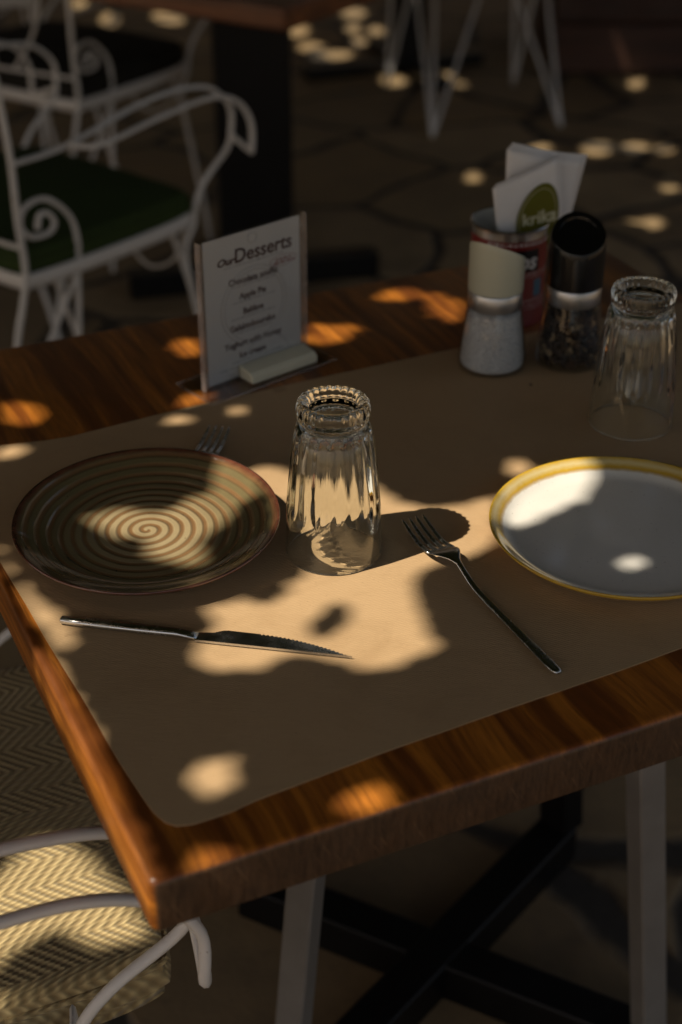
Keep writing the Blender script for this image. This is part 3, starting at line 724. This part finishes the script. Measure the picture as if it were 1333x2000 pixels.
# ivory block on the foot of the stand
bA, bB = at(472, 742, TZ + .006), at(592, 700, TZ + .006); d = bB - bA; bl = Vector((d.x, d.y)).length * 1.06; byaw = math.atan2(d.y, d.x)
bm = bmesh.new()
prof = [(-.0115, 0), (.0115, 0), (.0115, .0135), (-.0075, .0110), (-.0115, .0075)]
A = [bm.verts.new((0, y, z)) for y, z in prof]; B = [bm.verts.new((bl, y, z)) for y, z in prof]
bm.faces.new(A[::-1]); bm.faces.new(B)
for i in range(5): bm.faces.new((A[i], A[(i + 1) % 5], B[(i + 1) % 5], B[i]))
o = link('ivory_block', bm, M_block, loc=(bA.x + .004, bA.y + .0035, TZ + .0031), smooth=False); o.rotation_euler = (0, 0, byaw); bevel(o, .0012, 3)
tag(o, 'small ivory coloured block weighing down the foot of the menu stand', 'block')

# ------------------------------------------------------------------ salt and pepper mills
def mill(name, label, loc, kind, rz):
    t = thing(name, label, kind, loc, rz)
    body = [(0, .0012), (.028, .0012), (.0325, .0006), (.0336, .003), (.0338, .010), (.0328, .022), (.0306, .040), (.0286, .054), (.0272, .066)]
    bm = bmesh.new(); lathe(bm, smooth2(body, 4), 72); link('glass_jar', bm, M_thin, t)
    bm = bmesh.new(); lathe(bm, [(.0248, .064), (.0262, .0655), (.0268, .0665), (.0268, .0815), (.0262, .0825), (.0245, .083)], 72); autosmooth(link('metal_ring', bm, M_ring, t))
    return t
sp_ = at(960, 713, PZ); pp_ = at(1110, 703, PZ)
t = mill('salt_mill', 'salt mill with a slanted cream cap and glass jar of white salt', (sp_.x, sp_.y, PZ), 'salt mill', R(54))
def cap(bm, r, z0, zl, zh, ax=0, wall=.0022, depth=.008, dome=0, seg=72):
    """a cap cut by a slanted plane: height zl on +x, zh on -x"""
    def zt(rr, a): return (zl + zh) / 2 - (zh - zl) / 2 * math.cos(a) * rr / r
    P = [(r * .9, z0), (r, z0 + .001), (r, z0 + .01)]
    rings = []
    for rr, f in ((r * .9, 'b'), (r, 'c')):
        rings.append([bm.verts.new((rr * math.cos(a), rr * math.sin(a), z0 + (0 if f == 'b' else .0008))) for a in (2 * math.pi * j / seg for j in range(seg))])
    for k in range(1, 9):
        rings.append([bm.verts.new((r * math.cos(a), r * math.sin(a), z0 + .0008 + (zt(r, a) - .0015 - z0 - .0008) * k / 8)) for a in (2 * math.pi * j / seg for j in range(seg))])
    for rr, dz in ((r - .0006, 0), (r - wall + .0004, 0), (r - wall, -.0010), (r - wall - .0003, -depth), (r * .55, -depth * 1.15), (.0001, -depth * 1.2)):
        rings.append([bm.verts.new((rr * math.cos(a), rr * math.sin(a), zt(rr, a) + dz)) for a in (2 * math.pi * j / seg for j in range(seg))])
    for A, B in zip(rings[:-1], rings[1:]):
        for j in range(seg):
            f = bm.faces.new((A[j], A[(j + 1) % seg], B[(j + 1) % seg], B[j]))
    return rings
bm = bmesh.new(); rg = cap(bm, .0272, .0828, .1085, .1375)
for f in bm.faces:
    c = f.calc_center_median(); rr = math.hypot(c.x, c.y)
    if rr < .0272 - .0024: f.material_index = 1 if c.z > .09 else 0
autosmooth(link('cap', bm, [M_cream, M_greyin], t), 40)
bm = bmesh.new(); lathe(bm, smooth2([(0, .0035), (.026, .0035), (.0305, .0045), (.0316, .010), (.0306, .022), (.0284, .040), (.0264, .053), (.0252, .060), (.015, .0630), (0, .0625)], 4), 72)
for v in bm.verts:
    n_ = mnoise.noise(v.co * 120); v.co.z += .0006 * n_ if v.co.z > .005 else 0
link('salt', bm, M_salt, t)
t = mill('pepper_mill', 'pepper mill with a glossy black cap and glass jar of dark peppercorns', (pp_.x, pp_.y, PZ), 'pepper mill', R(85))
bm = bmesh.new(); cap(bm, .0276, .0828, .1490, .1220, wall=.0080, depth=.0020)
for v in bm.verts:                                       # round shoulder towards the back
    if v.co.z > .125:
        k = (v.co.z - .125) / .025; v.co.x *= 1 - .16 * k * k; v.co.y *= 1 - .20 * k * k
autosmooth(link('cap', bm, M_blackpl, t), 40)
bm = bmesh.new()
for k in range(1500):
    z = .005 + .052 * rnd.random(); ro = .0312 - (.0055 * z / .06) - .0015; sh = rnd.random()
    r_ = ro * (1 - .18 * sh * sh) if rnd.random() < .75 else ro * math.sqrt(rnd.random()); a = rnd.random() * 6.283
    rad_ = rnd.uniform(.0016, .0027)
    bmesh.ops.create_icosphere(bm, subdivisions=1, radius=rad_, matrix=Matrix.Translation((r_ * math.cos(a), r_ * math.sin(a), z)) @ Matrix.Rotation(a * 3, 4, 'X'))
tag(link('peppercorn', bm, M_pepper, t), kind='stuff')

# ------------------------------------------------------------------ tin with napkins
cn = atY(998, 420, 1.510); RC = .0405; HC = .107
can = thing('napkin_tin', 'red printed tin can with a bare metal rim holding paper napkins', 'tin can', (cn.x, cn.y, TZ))
bm = bmesh.new(); lathe(bm, [(RC, .0), (RC, .004), (RC - .0008, .006), (RC - .0008, HC - .012), (RC - .0008, HC - .0118)], 72); autosmooth(link('label_wrap', bm, M_red, can))
bm = bmesh.new(); lathe(bm, [(RC - .0008, HC - .0118), (RC - .0008, HC - .004), (RC + .0006, HC - .003), (RC + .001, HC - .001), (RC, HC), (RC - .0012, HC - .0006)], 72); autosmooth(link('rim', bm, M_tin, can))
bm = bmesh.new(); lathe(bm, [(RC - .0012, HC - .0006), (RC - .0018, HC - .004), (RC - .0018, .003), (0, .003)], 72); link('lining', bm, M_tinwhite, can)
def wrapc(a0, r_, z0):
    def f(co):
        a = a0 + co.x / r_; rr = r_ + co.z
        return Vector((rr * math.cos(a), rr * math.sin(a), z0 + co.y))
    return f
I4 = Matrix.Identity(4); A0 = R(-90) + .42
letters('lettering', 'os', .024, M_whiteprint, can, I4, shear=.2, off=.0006, ext=.0003, bend=wrapc(A0 - .02, RC - .0001, .073))
bm = bmesh.new()
def patch(bm, a0, a1, z0, z1, r_, n=10):
    lo = [bm.verts.new((r_ * math.cos(a0 + (a1 - a0) * i / n), r_ * math.sin(a0 + (a1 - a0) * i / n), z0)) for i in range(n + 1)]
    hi = [bm.verts.new((r_ * math.cos(a0 + (a1 - a0) * i / n), r_ * math.sin(a0 + (a1 - a0) * i / n), z1)) for i in range(n + 1)]
    for i in range(n): bm.faces.new((lo[i], lo[i + 1], hi[i + 1], hi[i]))
patch(bm, A0 - 1.0, A0 + .36, .062, .086, RC - .0005); link('name_panel', bm, M_blackpl, can)
bm = bmesh.new(); patch(bm, A0 + .25, A0 + .55, .033, .052, RC - .0005, 6); link('emblem', bm, M_teal, can)
for zz, hh in ((.091, .0025), (.056, .0008), (.0595, .0012), (.029, .0012), (.024, .0008), (.02, .0008)):
    a = A0 - 1.1; bm = bmesh.new()
    while a < A0 + 1.0:
        l = rnd.uniform(.04, .12); patch(bm, a, a + l, zz, zz + hh * rnd.uniform(.6, 1), RC - .0004, 2); a += l + .04
    link('small_print', bm, M_whiteprint, can, False)
def napkin(name, label, corners, Y, dY, n_layers, bow, mat=M_napkin, thick=.0011):
    """corners TL TR BR BL in a vertical sheet at depth Y; dY = extra depth of the right side"""
    t = thing(name, label, 'napkins', (cn.x, cn.y, TZ + .004))
    TL, TR, BR, BL = [atY(x, y, Y + dd) for (x, y), dd in zip(corners, (0, dY, dY, 0))]
    org = Vector(t.location); obs = []
    for k in range(n_layers):
        bm = bmesh.new(); nu, nv = 14, 10; g = []
        off = Vector((.0012 * k, .0016 * k, .0009 * k * (1 if k % 2 else .4)))
        for i in range(nu + 1):
            row = []
            for j in range(nv + 1):
                u, v = i / nu, j / nv
                p = (TL * (1 - u) + TR * u) * (1 - v) + (BL * (1 - u) + BR * u) * v
                p = p + off * (1 - .6 * v) + Vector((0, -bow * math.sin(math.pi * u) + .006 * (u ** 3) * (1 - v), 0))
                row.append(bm.verts.new(p - org))
            g.append(row)
        for i in range(nu):
            for j in range(nv): bm.faces.new((g[i][j], g[i + 1][j], g[i + 1][j + 1], g[i][j + 1]))
        o = link('sheet', bm, mat, t); s_ = o.modifiers.new('s', 'SOLIDIFY'); s_.thickness = thick; obs.append(o)
    return t
napkin('napkin_stack', 'taller bundle of plain white paper napkins at the back of the tin', [(990, 291), (1140, 318), (1108, 440), (985, 450)], 1.524, .012, 6, .006)
nf = napkin('napkin_stack', 'front bundle of white napkins printed with an olive oval logo', [(962, 369), (1092, 312), (1095, 470), (975, 480)], 1.497, .010, 5, .003)
org = Vector(nf.location)
NC = [atY(x, y, 1.497 + dd) for (x, y), dd in zip([(962, 369), (1092, 312), (1095, 470), (975, 480)], (0, .010, .010, 0))]
def onsheet(u, v, lift=.0016):
    TL, TR, BR, BL = NC; p = (TL * (1 - u) + TR * u) * (1 - v) + (BL * (1 - u) + BR * u) * v
    return p + Vector((0, -.003 * math.sin(math.pi * u) + .006 * (u ** 3) * (1 - v) - lift, 0)) - org
def uvell(cu, cv_, a, b, rot, n=48, k=1.0):
    return [(cu + k * (a * math.cos(t) * math.cos(rot) - b * math.sin(t) * math.sin(rot)), cv_ + k * (a * math.cos(t) * math.sin(rot) + b * math.sin(t) * math.cos(rot))) for t in (2 * math.pi * i / n for i in range(n))]
bm = bmesh.new(); prev = [bm.verts.new(onsheet(.64, .66))] * 48
for q in (.25, .5, .75, 1.0):
    cur = [bm.verts.new(onsheet(u, v)) for u, v in uvell(.64, .66, .33, .47, .35, 48, q)]
    for a in range(48):
        b_ = (a + 1) % 48
        bm.faces.new((prev[a], cur[a], cur[b_]) if q == .25 else (prev[a], cur[a], cur[b_], prev[b_]))
    prev = cur
link('oval_logo', bm, M_logo, nf, False)
def onlogo(co): return onsheet(.66 + co.x / .068 , .64 - co.x / .068 * -.02 - co.y / .078, .0022)
letters('logo_lettering', 'krika', .0185, M_logo2, nf, Matrix.Identity(4), shear=.1, off=.0004, ext=0, bend=onlogo)
bm = bmesh.new(); tube(bm, [onsheet(u, v, .0019) for u, v in uvell(.64, .66, .33, .47, .35, 48, .86)], r=.0003, seg=4, closed=True, raw=True); link('logo_ring', bm, M_logo2, nf)

# ------------------------------------------------------------------ crumbs near the mills
for k, (x, y) in enumerate([(1037, 751)]):
    p = at(x, y, PZ + .001); bm = bmesh.new(); bmesh.ops.create_icosphere(bm, subdivisions=2, radius=.0013)
    for v in bm.verts: v.co *= 1 + .3 * mnoise.noise(v.co * 900)
    tag(link('peppercorn_crumb', bm, M_pepper, loc=p), 'dark crumb lying on the kraft paper between the two mills', 'crumb')

# ------------------------------------------------------------------ wrought iron armchair
IR = .0056
def garden_chair(label, loc, rz, zs=1.0):
    t = thing('iron_armchair', label, 'chair', loc, rz, 'white wrought iron armchairs', (1, 1, zs))
    W = .47
    armA = [(0, .659), (.082, .659), (.148, .667), (.253, .688), (.349, .697), (.43, .689), (.474, .666), (.499, .636), (.499, .60), (.487, .567), (.432, .528), (.403, .493), (.392, .449)]
    armB = [(.132, .664), (.146, .672), (.252, .682), (.36, .690), (.42, .684), (.462, .662), (.487, .624), (.487, .585), (.476, .574), (.455, .588), (.470, .572)]
    for s in (0, 1):
        L = lambda l: (l if s == 0 else W - l)
        bm = bmesh.new(); tube(bm, [(f, L(0), z) for f, z in armA], IR, 8, rb=IR * .8)
        tube(bm, [(.118, L(0), .664), (.135, L(-.055), .668)] + [(f, L(-.06), z) for f, z in armB[2:7]] + [(.487, L(-.060), .577), (.490, L(-.050), .573), (.494, L(-.02), .583), (.495, L(0), .590)], IR, 8, rb=IR * .8)
        link('arm', bm, M_iron, t)
        bm = bmesh.new(); sc_ = [(.070, .05), (.085, .18), (.104, .347), (.114, .446), (.119, .499), (.106, .547), (.061, .587), (.018, .585), (.004, .559), (.022, .534), (.059, .530), (.074, .543), (.063, .562), (.045, .564), (.038, .542)]
        tube(bm, [(f, L(0), z) for f, z in sc_], IR * .85, 8); tube(bm, [(.114, L(.002), .445), (.047, L(.004), .348), (-.03, L(0), .25)], IR * .8, 8)
        tube(bm, [(.085, L(.03), .449), (.114, L(.02), .328), (.15, L(.01), .22)], IR * .8, 8)
        link('side_scroll', bm, M_iron, t)
        bm = bmesh.new(); tube(bm, [(-.012, L(0), .797), (-.006, L(0), .734), (0, L(0), .659), (0, L(0), .568), (.004, L(0), .481), (-.010, L(0), .422), (-.029, L(0), .365), (-.075, L(0), .18), (-.13, L(0), .0)], IR, 8)
        link('back_leg', bm, M_iron, t)
        bm = bmesh.new(); tube(bm, [(.392, L(0), .45), (.372, L(.005), .40), (.385, L(0), .30), (.43, L(0), .12), (.455, L(0), .0)], IR, 8)
        tube(bm, [(.34, L(.005), .445), (.365, L(.005), .38), (.40, L(.0), .26)], IR * .8, 8)
        link('front_leg', bm, M_iron, t)
    ring = [(.0, .03), (.0, .235), (.0, .44), (.03, .47), (.20, .478), (.36, .47), (.405, .43), (.41, .235), (.405, .04), (.36, .0), (.20, -.008), (.03, .0)]
    bm = bmesh.new(); tube(bm, [(f, l, .459) for f, l in ring], .0035, 8, k=5, closed=True, rb=.0135); link('seat_frame', bm, M_iron, t)
    bm = bmesh.new()
    for i in range(5): tube(bm, [(.03 + .085 * i, .0, .450), (.03 + .085 * i, .47, .450)], .003, 6, k=2)
    for i in range(5): tube(bm, [(.0, .06 + .085 * i, .447), (.405, .06 + .085 * i, .447)], .003, 6, k=2)
    link('seat_lattice', bm, M_iron, t)
    bm = bmesh.new(); tube(bm, [(-.012, 0, .797), (-.04, .02, .90), (-.055, .10, .975), (-.06, .235, 1.0), (-.055, .37, .975), (-.04, .45, .90), (-.012, .47, .797)], IR, 8)
    tube(bm, [(.002, 0, .52), (0, .235, .515), (.002, .47, .52)], IR * .8, 8)
    for s in (-1, 1):
        c = .235
        tube(bm, [(.0, c + s * .06, .52), (-.01, c + s * .14, .62), (-.02, c + s * .17, .74), (-.035, c + s * .12, .85), (-.035, c + s * .05, .84), (-.03, c + s * .05, .76), (-.025, c + s * .10, .74), (-.03, c + s * .11, .79)], IR * .75, 8)
    tube(bm, [(0, .235, .515), (-.03, .235, .78), (-.06, .235, 1.0)], IR * .75, 8)
    link('backrest', bm, M_iron, t)
    # brace scrolls below the front rail
    for s in (-1, 1):
        bm = bmesh.new(); c = .235; tube(bm, [(.41, c + s * .20, .445), (.41, c + s * .16, .36), (.41, c + s * .09, .33), (.41, c + s * .04, .37), (.41, c + s * .08, .41), (.41, c + s * .11, .385)], IR * .6, 6)
        link('front_scroll', bm, M_iron, t)
    return t
def cushion(name, label, chair_loc, rz, z, mat, f0, f1, l0, l1, th, puff=.02, pipe=.75):
    bm = bmesh.new(); N_ = 26; top = {}; bot = {}
    for i in range(N_ + 1):
        for j in range(N_ + 1):
            u, v = i / N_ * 2 - 1, j / N_ * 2 - 1
            su = math.copysign(1 - (1 - abs(u)) ** 1.7, u); sv = math.copysign(1 - (1 - abs(v)) ** 1.7, v)
            e = (1 - su ** 8) * (1 - sv ** 8); p = puff * (1 - su * su) * (1 - sv * sv)
            kk = 1 - .045 * (su * sv) ** 6; rx = (1 - .02 * sv * sv) * kk; ry = (1 - .02 * su * su) * kk
            x = (f0 + f1) / 2 + (f1 - f0) / 2 * su * rx; y = (l0 + l1) / 2 + (l1 - l0) / 2 * sv * ry
            e2 = min(1, e * 6) ** .35 if e > 0 else 0
            nz = .0025 * mnoise.noise(Vector((x * 14, y * 14, 3)))
            top[i, j] = bm.verts.new((x, y, th * (.55 + .45 * e2) + p + nz))
            if 0 < i < N_ and 0 < j < N_: bot[i, j] = bm.verts.new((x, y, th * (.0 + .12 * (1 - e2))))
    side = {}
    for i in range(N_ + 1):
        for j in range(N_ + 1):
            if (i, j) not in bot: v = top[i, j].co; bot[i, j] = bm.verts.new((v.x, v.y, th * .12))
    for i in range(N_):
        for j in range(N_):
            bm.faces.new((top[i, j], top[i + 1, j], top[i + 1, j + 1], top[i, j + 1])); bm.faces.new((bot[i, j + 1], bot[i + 1, j + 1], bot[i + 1, j], bot[i, j]))
    bd = [(i, 0) for i in range(N_)] + [(N_, j) for j in range(N_)] + [(i, N_) for i in range(N_, 0, -1)] + [(0, j) for j in range(N_, 0, -1)]
    mid = {}
    for a in bd:
        v = top[a].co; cx_, cy_ = (f0 + f1) / 2, (l0 + l1) / 2
        mid[a] = bm.verts.new((cx_ + (v.x - cx_) * 1.014, cy_ + (v.y - cy_) * 1.014, th * (.36 + .05 * mnoise.noise(Vector((v.x * 20, v.y * 20, 0))))))
        bot[a].co.x = cx_ + (v.x - cx_) * .975; bot[a].co.y = cy_ + (v.y - cy_) * .975
    for a, b in zip(bd, bd[1:] + bd[:1]): bm.faces.new((top[a], mid[a], mid[b], top[b])); bm.faces.new((mid[a], bot[a], bot[b], mid[b]))
    t = thing(name, label, 'cushion', (chair_loc[0], chair_loc[1], z), rz)
    link('cover', bm, mat, t)
    def KX(u, v):
        f = lambda q: 1 - (1 - abs(q)) ** 1.7
        return (1 - .02 * f(v) ** 2) * (1 - .045 * (f(u) * f(v)) ** 6)
    P = []
    for a in bd[::2]:
        i, j = a; u, v = i / N_ * 2 - 1, j / N_ * 2 - 1
        x = (f0 + f1) / 2 + (f1 - f0) / 2 * math.copysign(1 - (1 - abs(u)) ** 1.7, u) * KX(u, v); y = (l0 + l1) / 2 + (l1 - l0) / 2 * math.copysign(1 - (1 - abs(v)) ** 1.7, v) * KX(v, u)
        P.append((x, y, th * pipe))
    bm = bmesh.new(); tube(bm, P, .0030, 6, k=2, closed=True); link('piping', bm, mat, t)
    return t
FG = (-.5723, .6317, 0); FGY = R(22.1)
garden_chair('white wrought iron armchair in the foreground, its arm tucked under the table corner', FG, FGY, .968)
cushion('seat_cushion', 'straw coloured herringbone seat cushion beside the near table corner', FG, FGY, .420, M_herr, .0, .500, .040, .49, .056, .010)
B1 = (-.514, 2.296, 0); B1Y = math.atan2(.773, .634)
ch = garden_chair('white wrought iron armchair with the dark green seat behind the menu stand', B1, B1Y)
cushion('seat_cushion', 'dark green canvas seat cushion on the iron armchair behind the menu stand', B1, B1Y, .455, M_greencloth, -.0, .415, .0, .47, .05, .015)
B2a, B2b = at(165, 213, .45), at(415, 122, .45)
dd = (B2b - B2a); y2 = math.atan2(dd.y, dd.x); B2 = B2a - Vector((math.cos(y2), math.sin(y2), 0)) * .02
c2 = copy_thing(ch, (B2.x, B2.y, 0), y2, 'white wrought iron armchair with the charcoal seat, second row back on the left')
cushion('seat_cushion', 'charcoal seat cushion on the second iron armchair back on the left', (B2.x, B2.y), y2, .465, M_darkcloth, -.0, .415, .0, .47, .05, .015)
p3 = at(60, 60, .45)
copy_thing(ch, (p3.x - .05, p3.y + .30, 0), R(100), 'white wrought iron armchair farthest back at the top left, cut off by the frame')

# ------------------------------------------------------------------ table behind, on a black column
c0 = at(556, 64, .71); a1 = at(180, 2, .71); yb = math.atan2(c0.y - a1.y, c0.x - a1.x)
t2 = thing('dining_table', 'brown wooden table on a black column at the top of the picture', 'table', (c0.x, c0.y, 0), yb)
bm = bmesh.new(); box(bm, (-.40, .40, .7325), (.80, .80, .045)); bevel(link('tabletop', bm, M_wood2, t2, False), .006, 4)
it2 = (Matrix.Translation((c0.x, c0.y, 0)) @ Matrix.Rotation(yb, 4, 'Z')).inverted()
ccol = at(503, 545, 0) + Vector((0, .03, 0)); q = it2 @ ccol
bm = bmesh.new(); box(bm, (q.x, q.y, .365), (.175, .06, .69), Matrix.Translation((q.x, q.y, 0)) @ Matrix.Rotation(R(10) - yb, 4, 'Z') @ Matrix.Translation((-q.x, -q.y, 0))); bevel(link('column', bm, M_black, t2, False), .004)
bm = bmesh.new(); fa, fb = it2 @ at(255, 578, .0), it2 @ at(735, 532, .0); fa.z = fb.z = .03; beam(bm, fa, fb, .06, .06, R(90)); bevel(link('foot', bm, M_black, t2, False), .004)
bm = bmesh.new(); mid = (fa + fb) / 2; perp = Vector((-(fb - fa).y, (fb - fa).x, 0)).normalized() * .32; beam(bm, mid - perp * .3, mid + perp, .059, .058, R(90)); bevel(link('foot', bm, M_black, t2, False), .004)

# ------------------------------------------------------------------ wire chair farther back
sc0 = (at(845, 270, 0) + at(1095, 250, 0) + at(757, 172, 0) + at(1002, 170, 0)) / 4
wc = thing('wire_chair', 'pale metal chair on splayed hairpin legs at the top right', 'chair', (sc0.x, sc0.y, 0))
feet = [(845, 270, [(815, 0), (850, 0), (935, 0)]), (1095, 250, [(1070, 0), (1012, 0)]), (757, 172, [(764, 0), (800, -10)]), (1002, 170, [(1005, 0), (1042, 0)])]
for x, y, tp_ in feet:
    bm = bmesh.new(); f = at(x, y, 0) - sc0
    for u, v in tp_:
        # the rods end under the seat at z .43, in the seat's plane
        q = at(u, v, .30) - sc0; q2 = f + (q - f) * (.43 / .30) ; q2.z = .43; f2 = f.copy(); f2.z = .006
        # bring the rod in to stay under the seat
        tube(bm, [f2, (f2 + q2) / 2, q2], .0058, 8, k=3)
    link('leg', bm, M_iron, wc)
bm = bmesh.new(); lathe(bm, [(0, .43), (.19, .43), (.205, .436), (.207, .446), (.195, .452), (0, .448)], 40); autosmooth(link('seat', bm, M_iron, wc))
bm = bmesh.new(); tube(bm, [(-.17, .12, .44), (-.19, .20, .65), (-.12, .24, .86), (0, .25, .90), (.12, .24, .86), (.19, .20, .65), (.17, .12, .44)], .009, 8)
for x in (-.09, -.03, .03, .09): tube(bm, [(x * .8, .16, .45), (x, .22, .65), (x, .245, .885)], .005, 6)
link('backrest', bm, M_iron, wc)

# ------------------------------------------------------------------ black pedestal table far back
pf = at(795, 135, 0)
t3 = thing('pedestal_table', 'black pedestal table on a cross foot behind the wire chair', 'table', (pf.x, pf.y, 0), R(20))
bm = bmesh.new(); box(bm, (0, 0, .36), (.10, .10, .70)); bevel(link('column', bm, M_black, t3, False), .004)
bm = bmesh.new(); box(bm, (-.05, 0, .02), (.66, .07, .04)); bevel(link('foot', bm, M_black, t3, False), .004)
bm = bmesh.new(); box(bm, (0, 0, .0195), (.07, .6, .039)); bevel(link('foot', bm, M_black, t3, False), .004)
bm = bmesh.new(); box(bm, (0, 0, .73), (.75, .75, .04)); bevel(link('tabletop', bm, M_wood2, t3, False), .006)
